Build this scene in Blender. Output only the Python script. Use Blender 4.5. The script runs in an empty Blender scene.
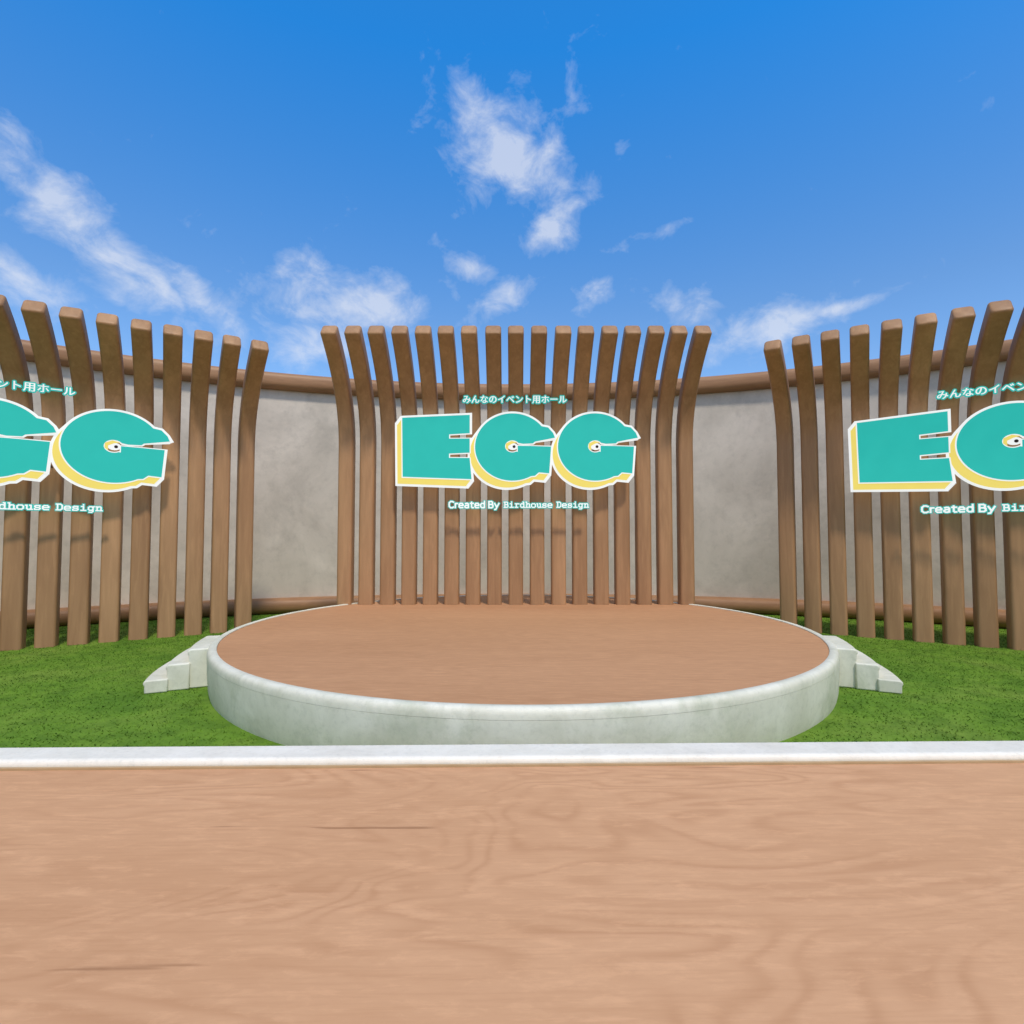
import bpy, math, random
import numpy as np
from mathutils import Vector, Matrix
random.seed(3); np.random.seed(3)
sc = bpy.context.scene
col = sc.collection
R = math.radians

# ------------------------------------------------------------ settings
sc.view_settings.view_transform = 'Standard'
sc.view_settings.look = 'None'
sc.view_settings.exposure = 0

F = 575.0
CAMX, CAMH, PITCH = -0.07, 1.7, 2.49
cam_d = bpy.data.cameras.new("camera"); cam = bpy.data.objects.new("camera", cam_d)
col.objects.link(cam)
cam.location = (CAMX, 0, CAMH)
cam.rotation_euler = (R(90 + PITCH), 0, 0)
cam_d.sensor_width = 36; cam_d.lens = F / 1024 * 36
cam_d.clip_end = 2000; cam_d.clip_start = 0.05
sc.camera = cam

# ------------------------------------------------------------ helpers
def link(o, parent=None):
    col.objects.link(o)
    if parent: o.parent = parent
    return o

def empty(name, label, cat, loc=(0, 0, 0), rot=0):
    o = bpy.data.objects.new(name, None); col.objects.link(o)
    o.location = loc; o.rotation_euler = (0, 0, rot)
    o.empty_display_size = .2
    o["label"] = label; o["category"] = cat
    return o

def mesh_obj(name, verts, faces, mat, parent=None, smooth=True, autosmooth=35):
    me = bpy.data.meshes.new(name)
    me.from_pydata([tuple(v) for v in verts], [], faces)
    me.validate(); me.update()
    me.materials.append(mat)
    o = bpy.data.objects.new(name, me); link(o, parent)
    fix_normals(me)
    if smooth:
        me.polygons.foreach_set("use_smooth", [True] * len(me.polygons))
        me.set_sharp_from_angle(angle=R(autosmooth))
    return o

import bmesh
def fix_normals(me):
    bm = bmesh.new(); bm.from_mesh(me)
    bmesh.ops.recalc_face_normals(bm, faces=bm.faces)
    bm.to_mesh(me); bm.free()

def bevel(o, w, seg=3, ang=40):
    m = o.modifiers.new("bevel", 'BEVEL'); m.width = w; m.segments = seg
    m.limit_method = 'ANGLE'; m.angle_limit = R(ang)

def new_mat(name):
    m = bpy.data.materials.new(name); m.use_nodes = True
    nt = m.node_tree; b = nt.nodes["Principled BSDF"]
    return m, nt, b

def N(nt, t, **kw):
    n = nt.nodes.new(t)
    for k, v in kw.items():
        if k in n.inputs: n.inputs[k].default_value = v
        else: setattr(n, k, v)
    return n

def ramp(nt, fac, stops, interp='LINEAR'):
    r = nt.nodes.new('ShaderNodeValToRGB'); cr = r.color_ramp; cr.interpolation = interp
    while len(cr.elements) < len(stops): cr.elements.new(0.5)
    for e, (p, c) in zip(cr.elements, stops):
        e.position = p; e.color = (*c, 1) if len(c) == 3 else c
    nt.links.new(fac, r.inputs[0]); return r.outputs[0]

def mixc(nt, a, b, fac, mode='MIX'):
    m = nt.nodes.new('ShaderNodeMix'); m.data_type = 'RGBA'; m.blend_type = mode
    for s, v in ((m.inputs[6], a), (m.inputs[7], b), (m.inputs[0], fac)):
        if isinstance(v, bpy.types.NodeSocket): nt.links.new(v, s)
        elif isinstance(v, (int, float)): s.default_value = v
        else: s.default_value = (*v, 1)
    return m.outputs[2]

def math_n(nt, op, a, b=None, c=None, clamp=False):
    m = nt.nodes.new('ShaderNodeMath'); m.operation = op; m.use_clamp = clamp
    for i, v in enumerate((a, b, c)):
        if v is None: continue
        if isinstance(v, bpy.types.NodeSocket): nt.links.new(v, m.inputs[i])
        else: m.inputs[i].default_value = v
    return m.outputs[0]

def coords(nt, scale, kind='Object', loc=(0, 0, 0), rnd=False):
    tc = nt.nodes.new('ShaderNodeTexCoord')
    mp = nt.nodes.new('ShaderNodeMapping')
    mp.inputs['Scale'].default_value = scale
    mp.inputs['Location'].default_value = loc
    src = tc.outputs[kind]
    if rnd:
        oi = nt.nodes.new('ShaderNodeObjectInfo')
        mul = N(nt, 'ShaderNodeVectorMath', operation='SCALE')
        cx = nt.nodes.new('ShaderNodeCombineXYZ')
        for i in range(3): nt.links.new(oi.outputs['Random'], cx.inputs[i])
        nt.links.new(cx.outputs[0], mul.inputs[0]); mul.inputs['Scale'].default_value = 37.0
        ad = N(nt, 'ShaderNodeVectorMath', operation='ADD')
        nt.links.new(src, ad.inputs[0]); nt.links.new(mul.outputs[0], ad.inputs[1]); src = ad.outputs[0]
    nt.links.new(src, mp.inputs['Vector'])
    return mp.outputs[0]

def noise(nt, vec, scale, detail=4, rough=.5, dist=0):
    n = nt.nodes.new('ShaderNodeTexNoise')
    nt.links.new(vec, n.inputs['Vector'])
    n.inputs['Scale'].default_value = scale; n.inputs['Detail'].default_value = detail
    n.inputs['Roughness'].default_value = rough; n.inputs['Distortion'].default_value = dist
    return n.outputs['Fac']

def bump(nt, b, h, strength, dist=.01):
    bp = nt.nodes.new('ShaderNodeBump'); bp.inputs['Strength'].default_value = strength
    bp.inputs['Distance'].default_value = dist
    nt.links.new(h, bp.inputs['Height']); nt.links.new(bp.outputs[0], b.inputs['Normal'])

# ------------------------------------------------------------ materials
def wood(name, light, mid, dark, stretch, rough=.5, figure=1.0, rnd=False, lines=9.0, linew=.5, finew=.2, streak=.5, spec=.3, fs=9, thr=.70, pore=.0):
    """stretch = mapping scale; grain runs along the axis with the small number"""
    m, nt, b = new_mat(name)
    v = coords(nt, stretch, rnd=rnd)
    big = noise(nt, v, figure, 2, .45, .8)
    f1 = noise(nt, v, fs, 6, .7, .3)
    ph = math_n(nt, 'ADD', math_n(nt, 'MULTIPLY', big, lines), math_n(nt, 'MULTIPLY', f1, .45))
    fr = math_n(nt, 'SINE', math_n(nt, 'MULTIPLY', ph, 6.2832))
    fr = math_n(nt, 'MULTIPLY', math_n(nt, 'ADD', fr, 1.0), .5)
    fr = math_n(nt, 'POWER', fr, 2.6)
    mod = noise(nt, v, figure * 1.7, 3, .5)
    blot = noise(nt, v, .8 * figure, 3, .55)
    c = ramp(nt, blot, [(.32, mid), (.66, light)])
    c = mixc(nt, c, dark, math_n(nt, 'MULTIPLY', math_n(nt, 'MULTIPLY', fr, ramp(nt, mod, [(.38, (.15,) * 3), (.60, (1,) * 3)])), linew))
    c = mixc(nt, c, dark, ramp(nt, f1, [(.36, (finew,) * 3), (.56, (0,) * 3)]))
    c = mixc(nt, c, tuple(min(1, x * 1.2) for x in light), ramp(nt, f1, [(.52, (0,) * 3), (.68, (.35,) * 3)]))
    if pore:
        vp = coords(nt, (stretch[0] * 5, stretch[1] * 34, stretch[2] * 10))
        c = mixc(nt, c, dark, ramp(nt, noise(nt, vp, 1.0, 3, .6), [(.36, (pore,) * 3), (.5, (0,) * 3)]))
    if streak:
        v2 = coords(nt, (stretch[0] * .9, stretch[1] * 5.0, stretch[2] * 1.2), loc=(3.1, 7.7, 1.3), rnd=rnd)
        st = noise(nt, v2, 1.3, 3, .5, .15)
        c = mixc(nt, c, tuple(x * .6 for x in dark), ramp(nt, st, [(thr, (0,) * 3), (thr + .04, (.75 * streak,) * 3)]))
    if rnd:
        oi = nt.nodes.new('ShaderNodeObjectInfo')
        c = mixc(nt, c, ramp(nt, oi.outputs['Random'], [(0, (.86, .84, .82)), (1, (1.1, 1.1, 1.1))]), 1.0, 'MULTIPLY')
    nt.links.new(c, b.inputs['Base Color'])
    b.inputs['Roughness'].default_value = rough
    b.inputs['Specular IOR Level'].default_value = spec
    bump(nt, b, f1, .06, .003)
    return m

M_deck = wood("deck_wood", (.655, .355, .185), (.59, .310, .156), (.38, .165, .068), (.62, 2.0, 2.0), .65, .8, lines=16, linew=.27, finew=.10, streak=.7, fs=9, spec=.12, thr=.695, pore=.10)
M_stage = wood("stage_wood", (.54, .282, .143), (.48, .245, .121), (.30, .135, .06), (.60, 2.4, 2.4), .7, .6, lines=10, linew=.14, finew=.14, streak=.0, fs=9, spec=.1, pore=.12)
M_rib = wood("rib_wood", (.43, .238, .115), (.34, .182, .085), (.19, .092, .040), (4, 4, .40), .5, .9, rnd=True, lines=5, linew=.18, finew=.16, fs=3, streak=.0)
M_rail = wood("rail_wood", (.36, .190, .092), (.29, .145, .068), (.15, .065, .030), (.5, .5, 4), .5, .8, linew=.15, finew=.12, fs=4, streak=0)

def stone(name, a, bcol, scale, rough=.6, dirt=(.3, .3, .26), dirtamt=.35, bstr=.1):
    m, nt, b = new_mat(name)
    v = coords(nt, (1, 1, 1))
    n1 = noise(nt, v, scale, 5, .6, .8); n2 = noise(nt, v, scale * 9, 4, .7)
    c = ramp(nt, n1, [(.32, a), (.68, bcol)])
    c = mixc(nt, c, dirt, ramp(nt, noise(nt, v, scale * .6, 6, .75, .3), [(.50, (0,) * 3), (.72, (dirtamt,) * 3)]))
    c = mixc(nt, c, (.0, .0, .0), ramp(nt, n2, [(.3, (.10,) * 3), (.5, (0,) * 3)]))
    nt.links.new(c, b.inputs['Base Color']); b.inputs['Roughness'].default_value = rough
    bump(nt, b, n2, bstr, .01)
    return m
M_white = stone("white_stone", (.63, .60, .47), (.80, .76, .63), 2.2, .6, (.43, .45, .31), .7)
M_kerb = stone("kerb_marble", (.78, .71, .59), (.87, .80, .68), 3.5, .5, (.62, .57, .47), .4)
M_wall = stone("plaster_wall", (.51, .445, .365), (.70, .615, .515), .6, .85, (.38, .335, .275), .7, .3)
m, nt, b = new_mat("brass_trim"); M_trim = m
v = coords(nt, (1, 1, 1)); nt.links.new(ramp(nt, noise(nt, v, 6), [(.3, (.42, .27, .13)), (.7, (.5, .34, .18))]), b.inputs['Base Color'])
b.inputs['Roughness'].default_value = .45

def grassmat(name, hair=False):
    m, nt, b = new_mat(name)
    v = coords(nt, (1, 1, 1), 'Object')
    n1 = noise(nt, v, .9, 4, .6, .4); n2 = noise(nt, v, 3.5, 5, .7); n3 = noise(nt, v, 60, 2, .7)
    c = ramp(nt, n1, [(.3, (.085, .185, .014)), (.5, (.135, .245, .022)), (.72, (.185, .27, .038))])
    c = mixc(nt, c, (.055, .12, .010), ramp(nt, n2, [(.35, (.6,) * 3), (.58, (0,) * 3)]))
    c = mixc(nt, c, (.23, .31, .07), ramp(nt, n3, [(.52, (0,) * 3), (.75, (.3,) * 3)]))
    nt.links.new(c, b.inputs['Base Color']); b.inputs['Roughness'].default_value = .85
    b.inputs['Specular IOR Level'].default_value = .15
    if not hair: bump(nt, b, n3, .3, .02)
    return m
M_ground = grassmat("grass_soil"); M_blade = grassmat("grass_blade", True)

def paint(name, c, emis=0.0, rough=.45, base=1.0):
    m, nt, b = new_mat(name)
    v = coords(nt, (1, 1, 1))
    fac = noise(nt, v, 4, 2)
    k = ramp(nt, fac, [(.3, tuple(x * .97 for x in c)), (.7, c)])
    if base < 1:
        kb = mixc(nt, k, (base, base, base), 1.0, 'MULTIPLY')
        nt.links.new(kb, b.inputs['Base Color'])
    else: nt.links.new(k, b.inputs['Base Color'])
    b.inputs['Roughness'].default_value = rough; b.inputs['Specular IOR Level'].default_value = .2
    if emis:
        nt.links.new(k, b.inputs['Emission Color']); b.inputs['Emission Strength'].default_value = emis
    return m
# sign faces: emission put into a dimmed base colour, flat and evenly bright
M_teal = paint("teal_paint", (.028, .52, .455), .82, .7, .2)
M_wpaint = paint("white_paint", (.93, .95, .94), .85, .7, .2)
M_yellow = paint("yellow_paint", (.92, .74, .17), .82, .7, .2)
M_black = paint("black_paint", (.03, .015, .01))

# ------------------------------------------------------------ ground
g = mesh_obj("ground", [(-300, -300, 0), (300, -300, 0), (300, 300, 0), (-300, 300, 0)], [(0, 1, 2, 3)], M_ground, smooth=False)
g["kind"] = "structure"; g["label"] = "green mown lawn ground around the round stage"; g["category"] = "ground"

SX, SY, SA, SB, SH = 0.05, 8.28, 3.92, 4.10, 0.46   # stage ellipse
WCX, WCY, WR = 0.0, -1.4, 15.3                     # wall circle

# grass blades
n = 190000
xs = np.random.uniform(-10.5, 10.5, n); ys = np.random.uniform(3.7, 13.0, n)
keep = (((xs - SX) / (SA + .02)) ** 2 + ((ys - SY) / (SB + .02)) ** 2 > 1) & (np.hypot(xs - WCX, ys - WCY) < WR - .2)
keep &= (np.abs(xs) < ys * 1.02 + .6)
xs, ys = xs[keep], ys[keep]; n = len(xs)
ang = np.random.uniform(0, 2 * np.pi, n); h = np.random.uniform(.008, .022, n); w = np.random.uniform(.004, .008, n)
lx = np.random.normal(0, .016, n); ly = np.random.normal(0, .016, n)
V = np.empty((n, 3, 3))
V[:, 0] = np.stack([xs - w * np.cos(ang), ys - w * np.sin(ang), np.zeros(n)], 1)
V[:, 1] = np.stack([xs + w * np.cos(ang), ys + w * np.sin(ang), np.zeros(n)], 1)
V[:, 2] = np.stack([xs + lx, ys + ly, h], 1)
me = bpy.data.meshes.new("grass")
me.vertices.add(3 * n); me.vertices.foreach_set("co", V.reshape(-1))
me.loops.add(3 * n); me.loops.foreach_set("vertex_index", np.arange(3 * n, dtype=np.int32))
me.polygons.add(n); me.polygons.foreach_set("loop_start", np.arange(0, 3 * n, 3, dtype=np.int32))
me.update(calc_edges=True); me.validate(); me.materials.append(M_blade)
go = link(bpy.data.objects.new("grass", me)); go["kind"] = "stuff"
go["label"] = "short bright green lawn grass around the stage"; go["category"] = "grass"

# ------------------------------------------------------------ deck in front
yaw = R(1.1)
deck = empty("wooden_deck", "raised wooden deck with a white stone kerb along its edge", "deck", (0, 3.81, 0), yaw)
DH = .31
def box(name, x0, x1, y0, y1, z0, z1, mat, parent, bw=0, seg=3):
    vs = [(x0, y0, z0), (x1, y0, z0), (x1, y1, z0), (x0, y1, z0), (x0, y0, z1), (x1, y0, z1), (x1, y1, z1), (x0, y1, z1)]
    fs = [(0, 3, 2, 1), (4, 5, 6, 7), (0, 1, 5, 4), (1, 2, 6, 5), (2, 3, 7, 6), (3, 0, 4, 7)]
    o = mesh_obj(name, vs, fs, mat, parent, smooth=bw > 0)
    if bw: bevel(o, bw, seg)
    return o
box("floor", -9.5, 9.5, -9, -.265, 0.0, DH, M_deck, deck)
box("trim", -9.5, 9.5, -.263, -.242, 0.0, DH + .012, M_trim, deck)
box("kerb", -9.5, 9.5, -.24, 0, 0.0, DH + .05, M_kerb, deck, .03, 4)

# ------------------------------------------------------------ stage
stage = empty("round_stage", "low round white stage with a brown wooden floor", "stage", (SX, SY, 0))
def ering(name, prof, a, b, mat, parent, closed=True, cap_top=False, seg=160):
    vs, fs = [], []; m = len(prof)
    for i in range(seg):
        t = 2 * math.pi * i / seg
        for (o, z) in prof:
            vs.append(((a + o) * math.cos(t), (b + o) * math.sin(t), z))
    for i in range(seg):
        j = (i + 1) % seg
        for k in range(m if closed else m - 1):
            l = (k + 1) % m
            fs.append((i * m + k, j * m + k, j * m + l, i * m + l))
    if cap_top: fs.append([i * m + m - 1 for i in range(seg)])
    return mesh_obj(name, vs, fs, mat, parent, autosmooth=40)
ering("platform_side", [(-.25, 0), (-.03, 0), (-.016, .06), (-.003, .25), (0, SH - .075), (-.25, SH - .075)], SA, SB, M_white, stage)
lip = [(-.095, SH - .073), (-.095, SH + .008), (-.088, SH + .014), (-.045, SH + .015), (-.028, SH + .010), (-.013, SH - .001), (-.004, SH - .018), (.0005, SH - .040), (.0005, SH - .073)]
ering("rim", lip, SA, SB, M_white, stage)
ering("floor", [(-.26, SH - .05), (-.097, SH - .05), (-.097, SH)], SA, SB, M_stage, stage, closed=False, cap_top=True)

# stairs: three solid curved steps, lower ones sweep round a little further
def stairs(side):
    e = empty("stairs", "small white curved steps against the round stage", "stairs", (SX, SY, 0))
    e["group"] = "white steps beside the stage"
    t, ns = .205, 3
    rise = SH / 3.15
    for i in range(ns):
        z1 = (ns - i) * rise; z0 = 0.001
        ro = (i + 1) * t; ri = -.018 if i == 0 else i * t - .03
        r = .036
        prof = [(ri, z0), (ro - .012, z0), (ro - .012, z1 - .075)] + [(ro - r + r * math.cos(R(a)), z1 - r + r * math.sin(R(a))) for a in (-45, -22, 0, 22, 45, 67, 90)] + [(ri, z1)]
        a0, a1, seg = R(11.5 - .4 * i), R(24.2 + .45 * i), 14
        vs, fs = [], []; m = len(prof)
        for q in range(seg + 1):
            a = a0 + (a1 - a0) * q / seg
            for (o, z) in prof:
                vs.append((side * (SA + o) * math.cos(a), -(SB + o) * math.sin(a), z))
        for q in range(seg):
            for k in range(m):
                l = (k + 1) % m
                fs.append((q * m + k, (q + 1) * m + k, (q + 1) * m + l, q * m + l))
        fs.append(list(range(m))); fs.append([seg * m + k for k in range(m)])
        o = mesh_obj("step", vs, fs, M_white, e, autosmooth=50)
        bevel(o, .016, 3, 60)
stairs(-1); stairs(1)

# ------------------------------------------------------------ perimeter wall
wall = empty("curved_wall", "curved pale plaster wall with brown wooden rails", "wall", (WCX, WCY, 0))
def arc(name, prof, mat, parent, a0=-105, a1=105, seg=220):
    vs, fs = [], []; m = len(prof)
    for i in range(seg + 1):
        a = R(a0 + (a1 - a0) * i / seg)
        for (o, z) in prof: vs.append(((WR + o) * math.sin(a), (WR + o) * math.cos(a), z))
    for i in range(seg):
        for k in range(m):
            l = (k + 1) % m
            fs.append((i * m + k, (i + 1) * m + k, (i + 1) * m + l, i * m + l))
    fs.append(list(range(m))); fs.append([seg * m + k for k in range(m)])
    return mesh_obj(name, vs, fs, mat, parent, autosmooth=50)
def rrect(cx, cz, w, h, r, k=4):
    pts = []
    for (sx, sz, a) in ((1, 1, 0), (-1, 1, 90), (-1, -1, 180), (1, -1, 270)):
        for i in range(k + 1):
            t = R(a + 90 * i / k)
            pts.append((cx + sx * (w / 2 - r) + r * math.cos(t), cz + sz * (h / 2 - r) + r * math.sin(t)))
    return pts
arc("wall_panel", [(0, 0), (.3, 0), (.3, 5.1), (0, 5.1)], M_wall, wall)
arc("top_rail", rrect(.1, 5.22, .62, .38, .14), M_rail, wall)
arc("bottom_rail", rrect(.0, .17, .52, .34, .15), M_rail, wall)

# ------------------------------------------------------------ curved wooden ribs
def rib_mesh(name, z0, top=0.0):
    path = [(0, z0 + (3.35 - z0) * i / 6) for i in range(7)]
    K = 16
    for i in range(1, K + 1):
        t = i / K
        path.append((1.12 * t ** 2.1, 3.35 + (1.66 + top) * t - .06 * t * t))
    sec = rrect(0, 0, .27, .25, .05, 5)
    vs, fs = [], []; m = len(sec)
    P = len(path)
    for i, (f, z) in enumerate(path):
        a = path[max(0, i - 1)]; c = path[min(P - 1, i + 1)]
        tx, tz = c[0] - a[0], c[1] - a[1]; L = math.hypot(tx, tz); tx /= L; tz /= L
        for (u, v) in sec:
            vs.append((u, -(f + v * tz), z - v * tx))
    for i in range(P - 1):
        for k in range(m):
            l = (k + 1) % m
            fs.append((i * m + k, (i + 1) * m + k, (i + 1) * m + l, i * m + l))
    f, z = path[-1]; a = path[-2]
    tx, tz = f - a[0], z - a[1]; L = math.hypot(tx, tz); tx /= L; tz /= L
    base = (P - 1) * m
    for (d, s) in ((.016, .975), (.030, .91), (.038, .80)):
        for (u, v) in sec:
            vs.append((u * s, -(f + tx * d + v * s * tz), z + tz * d - v * s * tx))
        nb = len(vs) - m
        for k in range(m):
            l = (k + 1) % m
            fs.append((base + k, nb + k, nb + l, base + l))
        base = nb
    fs.append([base + k for k in range(m)]); fs.append(list(range(m)))
    o = mesh_obj(name, vs, fs, M_rib, autosmooth=45)
    me = o.data; bpy.data.objects.remove(o)
    return me
rib_stage = rib_mesh("rib_on_stage", SH + .002, .24)
rib_lawn = rib_mesh("rib_on_lawn", 0.0)
SP = .40
PANELS = [((0.0, 10.72), 0, rib_stage, .395, "round stage", -.02, 0, 1, 0),
          ((-7.65, 8.81), 34, rib_lawn, .40, "grass lawn", -.26, -.18, .94, -1),
          ((7.65, 8.81), -34, rib_lawn, .40, "grass lawn", 0, -.20, .94, 1)]
for (cx, cy), rz, me, sp, where, lx_, lz_, zs_, fan in PANELS:
    c, s = math.cos(R(rz)), math.sin(R(rz))
    for i in range(17):
        u = (i - 8) * sp
        o = bpy.data.objects.new("wooden_rib", me); col.objects.link(o)
        fa = -1.35 * (16 - i) if fan < 0 else (1.35 * i if fan > 0 else 0)
        o.location = (cx + u * c, cy + u * s, 0); o.rotation_euler = (0, 0, R(rz + fa + random.uniform(-.5, .5)))
        o["label"] = "tall brown wooden rib curving forward on the " + where
        o["category"] = "wooden post"; o["group"] = "curved wooden ribs making the screens"

# ------------------------------------------------------------ signs
PX = 1 / 56.6
def poly_curve(polys, depth, off=0.0):
    cu = bpy.data.curves.new("c", 'CURVE'); cu.dimensions = '2D'; cu.fill_mode = 'BOTH'
    cu.extrude = depth; cu.offset = off
    for p in polys:
        sp = cu.splines.new('POLY'); sp.points.add(len(p) - 1); sp.use_cyclic_u = True
        for q, (x, y) in zip(sp.points, p): q.co = (x, y, 0, 1)
    return cu
def bake(data):
    o = bpy.data.objects.new("tmp", data); col.objects.link(o)
    dg = bpy.context.evaluated_depsgraph_get(); dg.update()
    me = bpy.data.meshes.new_from_object(o.evaluated_get(dg), depsgraph=dg)
    bpy.data.objects.remove(o)
    me.transform(Matrix.Rotation(R(90), 4, 'X'))
    return me
def shift(me, dx, dz, dy):
    me.transform(Matrix.Translation((dx, dy, dz)))
def join(meshes, name, mat):
    bm = bmesh.new()
    for m_ in meshes: bm.from_mesh(m_)
    me = bpy.data.meshes.new(name); bm.to_mesh(me); bm.free()
    me.materials.clear(); me.materials.append(mat)
    return me
def ell(cx, cy, rx, ry, a0, a1, k):
    return [(cx + rx * math.cos(R(a0 + (a1 - a0) * i / k)), cy + ry * math.sin(R(a0 + (a1 - a0) * i / k))) for i in range(k + 1)]

# The body of each letter can be shifted (dx,dy) while its notches stay put and change by
# g (px): used for face, shade and border layers.
def E_poly(dx, dy, g):
    xr = -46 + dx; hh = 2.7
    p = [(-115 + dx, 34 + dy), (-46 + dx, 37 + dy)]
    p += [(xr, 15.4 + hh + g), (-67 - g, 14.7 + hh * .8 + g), (-67 - g, 14.7 - hh * .8 - g), (xr, 15.4 - hh - g)]
    p += [(xr, -4.6 + hh + g), (-67 - g, -5.0 + hh * .8 + g), (-67 - g, -5.0 - hh * .8 - g), (xr, -4.6 - hh - g)]
    p += [(-44 + dx, -29 + dy), (-114 + dx, -26.5 + dy)]
    return p
def G_poly(dx, dy, g, cx, cy):
    # wide heavy G: angled tip on the upper arm, short wedge notch, flat bar with a solid block under it
    p = [(42.5 + dx, 9.5 + .3 * dy + g), (40.5 + dx, 14.5 + dy * .6), (35.5 + dx, 20 + dy)]
    p += [(x + dx, y + dy) for x, y in ell(-1, 0, 38, 34.5, 38, 300, 50)]
    p += [(22 + dx, -29.5 + dy), (26 + dx, -26 + dy), (36.5 + dx, -27 + dy), (38.5 + dx, .4 - g)]
    p += [(18, 1.0 - g), (4.5 + g, 1.2 - g), (4.5 + g, -5.0 - g)] + [(x, y) for x, y in ell(-1, .6, 7.4 + g, 6.2 + g, -58, -325, 22)] + [(10, 3.2 + g), (20, 3.6 + g), (22, 5.4 + g)]
    return [(x + cx, y + cy) for x, y in p]
def shape(key, dx, dy, g):
    return E_poly(dx, dy, g) if key == "E" else G_poly(dx, dy, g, -1.5 if key == "G1" else 83, 4)
def S(p): return [(x * PX, y * PX) for x, y in p]

parts = []
for key in ("E", "G1", "G2"):
    face = bake(poly_curve([S(shape(key, 0, 0, 0))], .002)); shift(face, 0, 0, -.026)
    rim_ = bake(poly_curve([S(shape(key, 0, 0, .4))], .002, 1.1 * PX)); shift(rim_, 0, 0, -.0205)
    yel = []
    for i in range(8):
        t = (i + 1) / 8
        y_ = bake(poly_curve([S(shape(key, -5.4 * t, -7.0 * t, .3))], .001)); shift(y_, 0, 0, -.014 + .0008 * i); yel.append(y_)
    back = []
    for i in range(8):
        t = i / 7
        b_ = bake(poly_curve([S(shape(key, -5.4 * t, -7.0 * t, 1.3))], .001, 2.3 * PX)); shift(b_, 0, 0, .0 + .0008 * i); back.append(b_)
    parts.append(("letter", [("letter_face", join([face], "f", M_teal)), ("letter_shade", join(yel, "y", M_yellow))],
                  join([rim_] + back, "letter_border", M_wpaint), "fat teal cartoon letter with white border and yellow shade"))
    if key != "E":
        gx = -1.5 if key == "G1" else 83
        eye = bake(poly_curve([S(ell(gx - .5, 4.4, 5.2, 3.6, 0, 342, 19))], .001)); shift(eye, 0, 0, -.0245)
        pup = bake(poly_curve([S(ell(gx + .8, 4.3, 1.5, 1.5, 0, 342, 15))], .001)); shift(pup, 0, 0, -.0282)
        bk = bake(poly_curve([S([(gx + 4, 8.6), (gx - 2, 10.2), (gx - 7.5, 7.5), (gx - 7.8, 3.0), (gx - 5, 0.2), (gx - 5.2, 5.0), (gx - 1, 7.4)])], .001)); shift(bk, 0, 0, -.0262)
        parts[-1][1].extend([("eye", join([eye], "e", M_wpaint)), ("pupil", join([pup], "p", M_black)), ("yellow_mark", join([bk], "b", M_yellow))])

def text_mesh(s, size, off, depth):
    cu = bpy.data.curves.new("t", 'FONT'); cu.body = s; cu.size = size
    cu.align_x = 'CENTER'; cu.align_y = 'CENTER'; cu.extrude = depth; cu.offset = off
    return bake(cu)
def line_text(s, wpx, cy, cxp=0, hsc=1.0, size=.2, bold=0.0, out=1.0):
    a = text_mesh(s, size, 0.0, .0015)
    xs = [v.co.x for v in a.vertices]; zs = [v.co.z for v in a.vertices]
    w, cx, cz = max(xs) - min(xs), (max(xs) + min(xs)) / 2, (max(zs) + min(zs)) / 2
    k = wpx * PX / w
    M_ = Matrix.Diagonal((k, 1, k * hsc, 1)) @ Matrix.Translation((-cx, 0, -cz))
    a.transform(M_)
    body, outl = [], []
    for j, (dx, dz) in enumerate(((0, 0), (bold, 0), (-bold, 0), (0, bold * .6))):
        q = a.copy(); shift(q, (cxp + dx) * PX, (cy + dz) * PX, -.020 - .0004 * j); body.append(q)
    o_ = bold + out
    for j in range(12):
        t = R(30 * j)
        q = a.copy(); shift(q, (cxp + o_ * math.cos(t)) * PX, (cy + o_ * math.sin(t)) * PX, -.014 - .00015 * j); outl.append(q)
    return join(body, "t", M_wpaint), join(outl, "o", M_teal)

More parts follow.
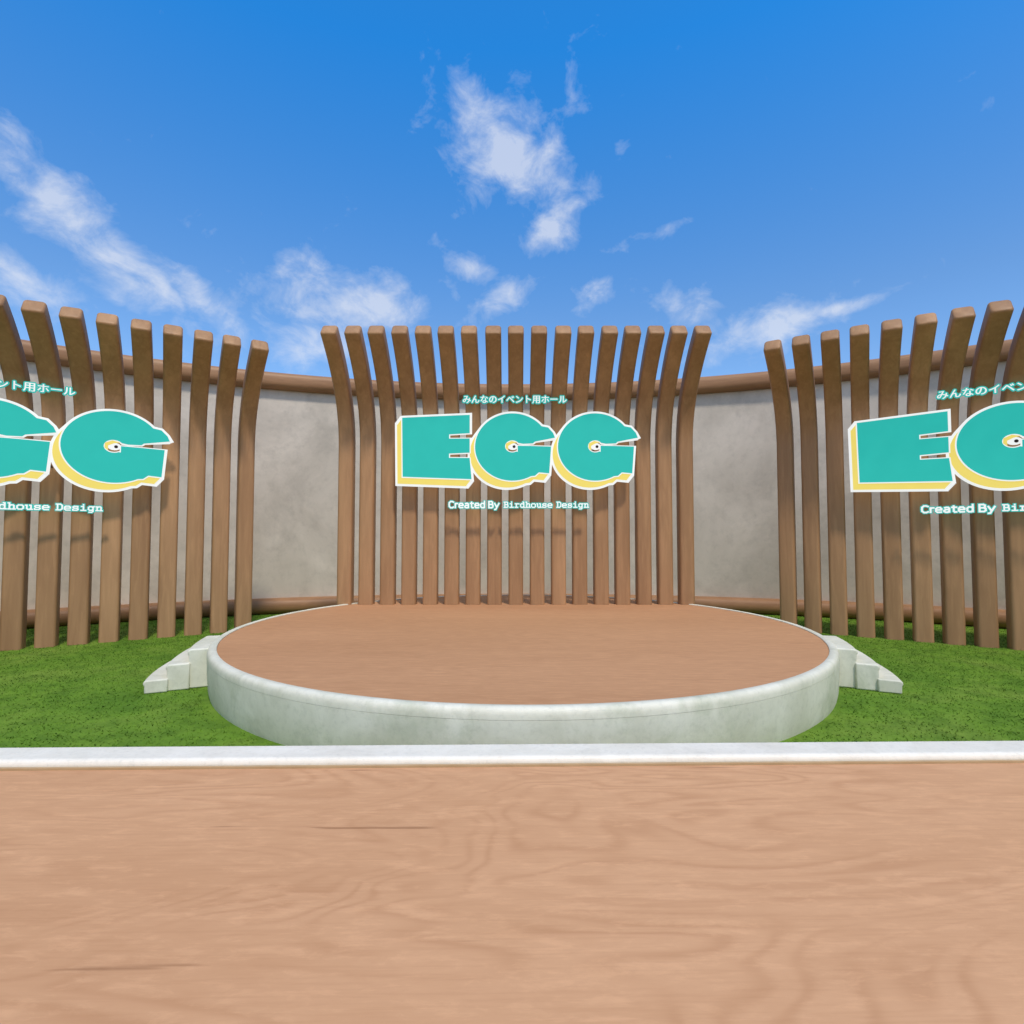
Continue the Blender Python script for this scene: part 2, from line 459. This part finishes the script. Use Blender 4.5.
# stroke alphabets on a 6 x 10 cell (x height 7): slab serif and plain sans
GL = {
 'B': [[(0, 0), (4, 0), (5.2, 1), (5.2, 4), (4, 5.1), (1, 5.1)], [(4, 5.1), (4.8, 6.2), (4.8, 8.8), (4, 10), (0, 10)], [(1.2, 0), (1.2, 10)]],
 'D': [[(0, 0), (3.6, 0), (5.2, 2), (5.2, 8), (3.6, 10), (0, 10)], [(1.2, 0), (1.2, 10)]],
 'i': [[(.6, 0), (5, 0)], [(2.8, 0), (2.8, 6.8), (.9, 6.8)], [(2.8, 9.2), (2.8, 10.4)]],
 'r': [[(.2, 0), (3.8, 0)], [(1.8, 0), (1.8, 6.8), (.3, 6.8)], [(1.8, 5), (3.2, 6.8), (5.3, 6.6)]],
 'd': [[(3.2, 10), (4.4, 10), (4.4, 0), (5.6, 0)], [(4.4, 1.4), (3, 0), (1.4, 0), (.3, 1.6), (.3, 5.2), (1.4, 6.8), (3, 6.8), (4.4, 5.4)]],
 'h': [[(0, 0), (2.3, 0)], [(3.6, 0), (5.8, 0)], [(1.1, 0), (1.1, 10), (0, 10)], [(1.1, 5.2), (2.6, 6.8), (4, 6.8), (4.7, 5.6), (4.7, 0)]],
 'o': [[(1.4, 0), (4, 0), (5.3, 1.6), (5.3, 5.2), (4, 6.8), (1.4, 6.8), (.2, 5.2), (.2, 1.6), (1.4, 0)]],
 'u': [[(0, 6.8), (1.1, 6.8), (1.1, 1.4), (1.9, 0), (3.2, 0), (4.6, 1.5)], [(3.4, 6.8), (4.6, 6.8), (4.6, 0), (5.7, 0)]],
 's': [[(.5, 1.6), (.5, 0), (4, 0), (5, 1.2), (5, 2.4), (4, 3.4), (1.6, 3.6), (.7, 4.6), (.7, 5.9), (1.8, 6.8), (4.8, 6.8), (4.8, 5.4)]],
 'e': [[(.2, 3.5), (5.3, 3.5), (5.3, 5.2), (4.1, 6.8), (1.5, 6.8), (.2, 5.2), (.2, 1.6), (1.5, 0), (5.1, 0)]],
 'g': [[(5.6, 6.8), (4.4, 6.8), (4.4, -1.6), (3.2, -3), (.8, -3)], [(4.4, 1.8), (3, .4), (1.4, .4), (.3, 1.9), (.3, 5.3), (1.4, 6.8), (3, 6.8), (4.4, 5.4)]],
 'n': [[(0, 0), (2.3, 0)], [(3.6, 0), (5.8, 0)], [(1.1, 0), (1.1, 6.8), (0, 6.8)], [(1.1, 5.2), (2.6, 6.8), (4, 6.8), (4.7, 5.6), (4.7, 0)]],
}
SN = {
 'C': (6.4, [[(5.6, 1), (4, 0), (2.2, 0), (.6, 2), (.4, 5), (.6, 8), (2.2, 10), (4, 10), (5.6, 9)]]),
 'r': (4.0, [[(.5, 0), (.5, 7)], [(.5, 5), (1.6, 6.8), (3.2, 6.8)]]),
 'e': (6.0, [[(.3, 3.6), (4.8, 3.6), (4.8, 5.2), (3.7, 7), (1.5, 7), (.3, 5.2), (.3, 1.7), (1.5, 0), (4.6, .2)]]),
 'a': (5.9, [[(.8, 6.6), (2, 7), (3.4, 7), (4.4, 5.8), (4.4, 0)], [(4.4, 3.9), (1.6, 3.8), (.3, 2.6), (.3, 1), (1.6, 0), (3, 0), (4.4, 1.4)]]),
 't': (4.4, [[(1.4, 9), (1.4, 1.2), (2.2, 0), (3.6, .1)], [(.0, 7), (3.6, 7)]]),
 'd': (6.2, [[(4.6, 0), (4.6, 10.6)], [(4.6, 1.4), (3.2, 0), (1.5, 0), (.3, 1.7), (.3, 5.2), (1.5, 7), (3.2, 7), (4.6, 5.5)]]),
 'B': (6.6, [[(.6, 0), (.6, 10), (3.6, 10), (4.8, 9), (4.8, 6.4), (3.8, 5.3), (.6, 5.3)], [(3.8, 5.3), (5.3, 4), (5.3, 1.3), (4, 0), (.6, 0)]]),
 'y': (5.6, [[(0, 7), (2.5, .6)], [(5, 7), (2.5, .6), (1.4, -2.6), (0, -2.8)]]),
 ' ': (1.6, []),
}
def stroke_text(s, wpx, hpx, cy, cxp, sans=False, th0=.55, th1=1.30):
    lay = []; pen = 0
    for ch in s:
        if sans: adv, st = SN[ch]; adv += .7
        else: adv, st = (7.1 if ch != ' ' else 4.6), GL.get(ch, [])
        lay.append((pen, st)); pen += adv
    total = pen - (1.2 if sans else 1.3)
    kx = wpx / total; kz = hpx / 10
    out = []
    for th, y0, mat in ((th0, -.020, M_wpaint), (th1, -.014, M_teal)):
        vs, fs = [], []; cnt = 0
        for px_, sts in lay:
            for st in sts:
                for (ax, ay), (bx, by) in zip(st[:-1], st[1:]):
                    p = Vector(((px_ + ax - total / 2) * kx, (ay - 4) * kz)); q = Vector(((px_ + bx - total / 2) * kx, (by - 4) * kz))
                    d = (q - p).normalized(); nrm = Vector((-d.y, d.x)) * th; e = d * th * .8
                    cnt += 1; yy = y0 - .00012 * (cnt % 9)
                    b0 = len(vs)
                    for yv in (yy, yy + .002):
                        for c_ in (p - e - nrm, q + e - nrm, q + e + nrm, p - e + nrm):
                            vs.append(((c_.x + cxp) * PX, yv, (c_.y + cy) * PX))
                    fs += [(b0, b0 + 1, b0 + 2, b0 + 3), (b0 + 7, b0 + 6, b0 + 5, b0 + 4)] + [(b0 + k, b0 + 4 + k, b0 + 4 + (k + 1) % 4, b0 + (k + 1) % 4) for k in range(4)]
        me = bpy.data.meshes.new("strokes"); me.from_pydata(vs, [], fs); me.update(); fix_normals(me); me.materials.append(mat); out.append(me)
    return out
t_jp = line_text("みんなのイベント用ホール", 106, 53, bold=.18)
t_c = stroke_text("Created By", 51, 6.3, -55.5, -41.5, True, .72, 1.4)
t_b = stroke_text("Birdhouse Design", 86, 5.3, -55.5, 32, False, .55, 1.25)

LOGOZ = 3.25
for (cx, cy), rz, me, sp, where, lx_, lz_, zs_, fan in PANELS:
    c, s = math.cos(R(rz)), math.sin(R(rz))
    fy = -.40
    e = empty("logo_sign", "teal egg lettering sign with white borders before the wooden ribs", "sign",
              (cx - s * fy + lx_ * c, cy + c * fy + lx_ * s, LOGOZ + lz_), R(rz))
    e.scale = (1, 1, zs_)
    e["group"] = "lettering signs on the wooden screens"
    for nm, kids, border, lab in parts:
        L = bpy.data.objects.new("letter", border); link(L, e); L["label"] = lab
        for kn, km in kids:
            k = bpy.data.objects.new(kn, km); link(k, L)
    for (a, b_), lab in ((t_jp, "small white japanese caption line with teal outline"), (t_c, "small bold white sans-serif caption words with teal outline"), (t_b, "small white slab-serif caption words with teal outline")):
        L = bpy.data.objects.new("caption", a); link(L, e); L["label"] = lab
        k = bpy.data.objects.new("caption_outline", b_); link(k, L)
    for ux in (-4, 0, 1, 3, 4):
        x = ux * sp - lx_
        dz = -.3 if ux != -4 else .5
        box("pin", x - .012, x + .012, .01, -fy - .11, dz - .012, dz + .012, M_black, e)

# ------------------------------------------------------------ sun + sky
EL, AZ = 57.0, 20.0    # sun stands behind the camera, slightly to the right
sun_pos = Vector((math.sin(R(AZ)) * math.cos(R(EL)), -math.cos(R(AZ)) * math.cos(R(EL)), math.sin(R(EL))))
sd = bpy.data.lights.new("sun", 'SUN'); sd.energy = 2.6; sd.angle = R(6); sd.color = (1, .92, .80)
so = link(bpy.data.objects.new("sun", sd)); so.rotation_euler = (-sun_pos).to_track_quat('-Z', 'Y').to_euler()
so.location = sun_pos * 30

w = bpy.data.worlds.new("World"); sc.world = w; w.use_nodes = True
try:
    w.cycles.sampling_method = 'MANUAL'; w.cycles.sample_map_resolution = 256
except Exception: pass
nt = w.node_tree; bg = nt.nodes["Background"]
sky = N(nt, 'ShaderNodeTexSky', sky_type='NISHITA'); sky.sun_disc = False
sky.sun_elevation = R(EL); sky.sun_rotation = R(180 - AZ); sky.air_density = 1.0; sky.dust_density = .3; sky.ozone_density = 2.0
tc = nt.nodes.new('ShaderNodeTexCoord'); sep = nt.nodes.new('ShaderNodeSeparateXYZ'); nt.links.new(tc.outputs['Generated'], sep.inputs[0])
az = math_n(nt, 'ARCTAN2', sep.outputs[0], sep.outputs[1]); el = math_n(nt, 'ARCSINE', sep.outputs[2])
tint = ramp(nt, math_n(nt, 'DIVIDE', el, 1.2, clamp=True), [(0, (.62, .62, .62)), (.3, (.40, .59, .68)), (.6, (.10, .68, 1.0)), (1, (.15, .7, 1.0))])
skyc = mixc(nt, sky.outputs[0], tint, 1.0, 'MULTIPLY')
skyc = mixc(nt, skyc, (2.5, 2.5, 2.75), 1.0, 'MULTIPLY')

def px_dir(x, y):
    v = Vector(((x - 512) / F, 1, (512 - y) / F)); p = R(PITCH)
    v = Vector((v.x, v.y * math.cos(p) - v.z * math.sin(p), v.y * math.sin(p) + v.z * math.cos(p))).normalized()
    return math.atan2(v.x, v.y), math.asin(v.z)
CL = [(95, 240, 108, 28, -32, 1.0), (15, 175, 55, 20, -38, .9), (10, 270, 64, 18, -20, 1.05), (205, 302, 42, 17, -42, 1.0), (165, 262, 45, 10, -10, .7),
      (500, 148, 60, 32, -22, 1.1), (552, 175, 32, 24, -40, 1.0), (562, 222, 38, 18, 35, 1.0), (573, 92, 14, 26, 10, .5),
      (345, 302, 78, 28, 0, 1.05), (320, 345, 50, 22, 0, 1.0), (470, 265, 26, 11, -20, .75), (500, 300, 36, 15, 30, .85), (595, 292, 20, 12, 40, .8),
      (680, 303, 30, 15, 0, .95), (765, 332, 62, 19, 12, 1.1), (845, 306, 50, 8, 8, .9), (410, 60, 50, 9, 35, .3),
      (250, 210, 16, 7, -20, .45), (640, 238, 36, 6, 10, .5), (965, 120, 70, 9, 8, .38), (622, 148, 11, 8, 30, .45)]
mask = None
for (x, y, rx, ry, tilt, wt) in CL:
    a0, e0 = px_dir(x, y); sc_ = 1 / F * math.cos(math.atan((x - 512) / F)) ** 1.3
    ct, st = math.cos(R(tilt)), math.sin(R(tilt))
    da = math_n(nt, 'SUBTRACT', az, a0); de = math_n(nt, 'SUBTRACT', el, e0)
    u = math_n(nt, 'ADD', math_n(nt, 'MULTIPLY', da, ct / (rx * sc_)), math_n(nt, 'MULTIPLY', de, st / (rx * sc_)))
    v = math_n(nt, 'ADD', math_n(nt, 'MULTIPLY', da, -st / (ry * sc_)), math_n(nt, 'MULTIPLY', de, ct / (ry * sc_)))
    r2 = math_n(nt, 'ADD', math_n(nt, 'MULTIPLY', u, u), math_n(nt, 'MULTIPLY', v, v))
    gss = math_n(nt, 'MULTIPLY', math_n(nt, 'EXPONENT', math_n(nt, 'MULTIPLY', r2, -.6)), wt)
    mask = gss if mask is None else math_n(nt, 'MAXIMUM', mask, gss)
away = math_n(nt, 'SUBTRACT', math_n(nt, 'ABSOLUTE', az), .95, clamp=True)  # added cloud out of view at sides and rear, for soft neutral fill
over = math_n(nt, 'MULTIPLY', math_n(nt, 'SUBTRACT', el, .86, clamp=True), 3.0, clamp=True)  # same added fill cloud high above the view
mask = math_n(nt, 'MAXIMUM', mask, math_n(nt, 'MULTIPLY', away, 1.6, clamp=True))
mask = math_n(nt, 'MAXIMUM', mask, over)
cv = nt.nodes.new('ShaderNodeCombineXYZ'); nt.links.new(az, cv.inputs[0]); nt.links.new(el, cv.inputs[1])
mp = nt.nodes.new('ShaderNodeMapping'); mp.inputs['Rotation'].default_value = (0, 0, R(32)); mp.inputs['Scale'].default_value = (1, 1.35, 1)
nt.links.new(cv.outputs[0], mp.inputs['Vector'])
n1 = noise(nt, mp.outputs[0], 14, 9, .62, .35)
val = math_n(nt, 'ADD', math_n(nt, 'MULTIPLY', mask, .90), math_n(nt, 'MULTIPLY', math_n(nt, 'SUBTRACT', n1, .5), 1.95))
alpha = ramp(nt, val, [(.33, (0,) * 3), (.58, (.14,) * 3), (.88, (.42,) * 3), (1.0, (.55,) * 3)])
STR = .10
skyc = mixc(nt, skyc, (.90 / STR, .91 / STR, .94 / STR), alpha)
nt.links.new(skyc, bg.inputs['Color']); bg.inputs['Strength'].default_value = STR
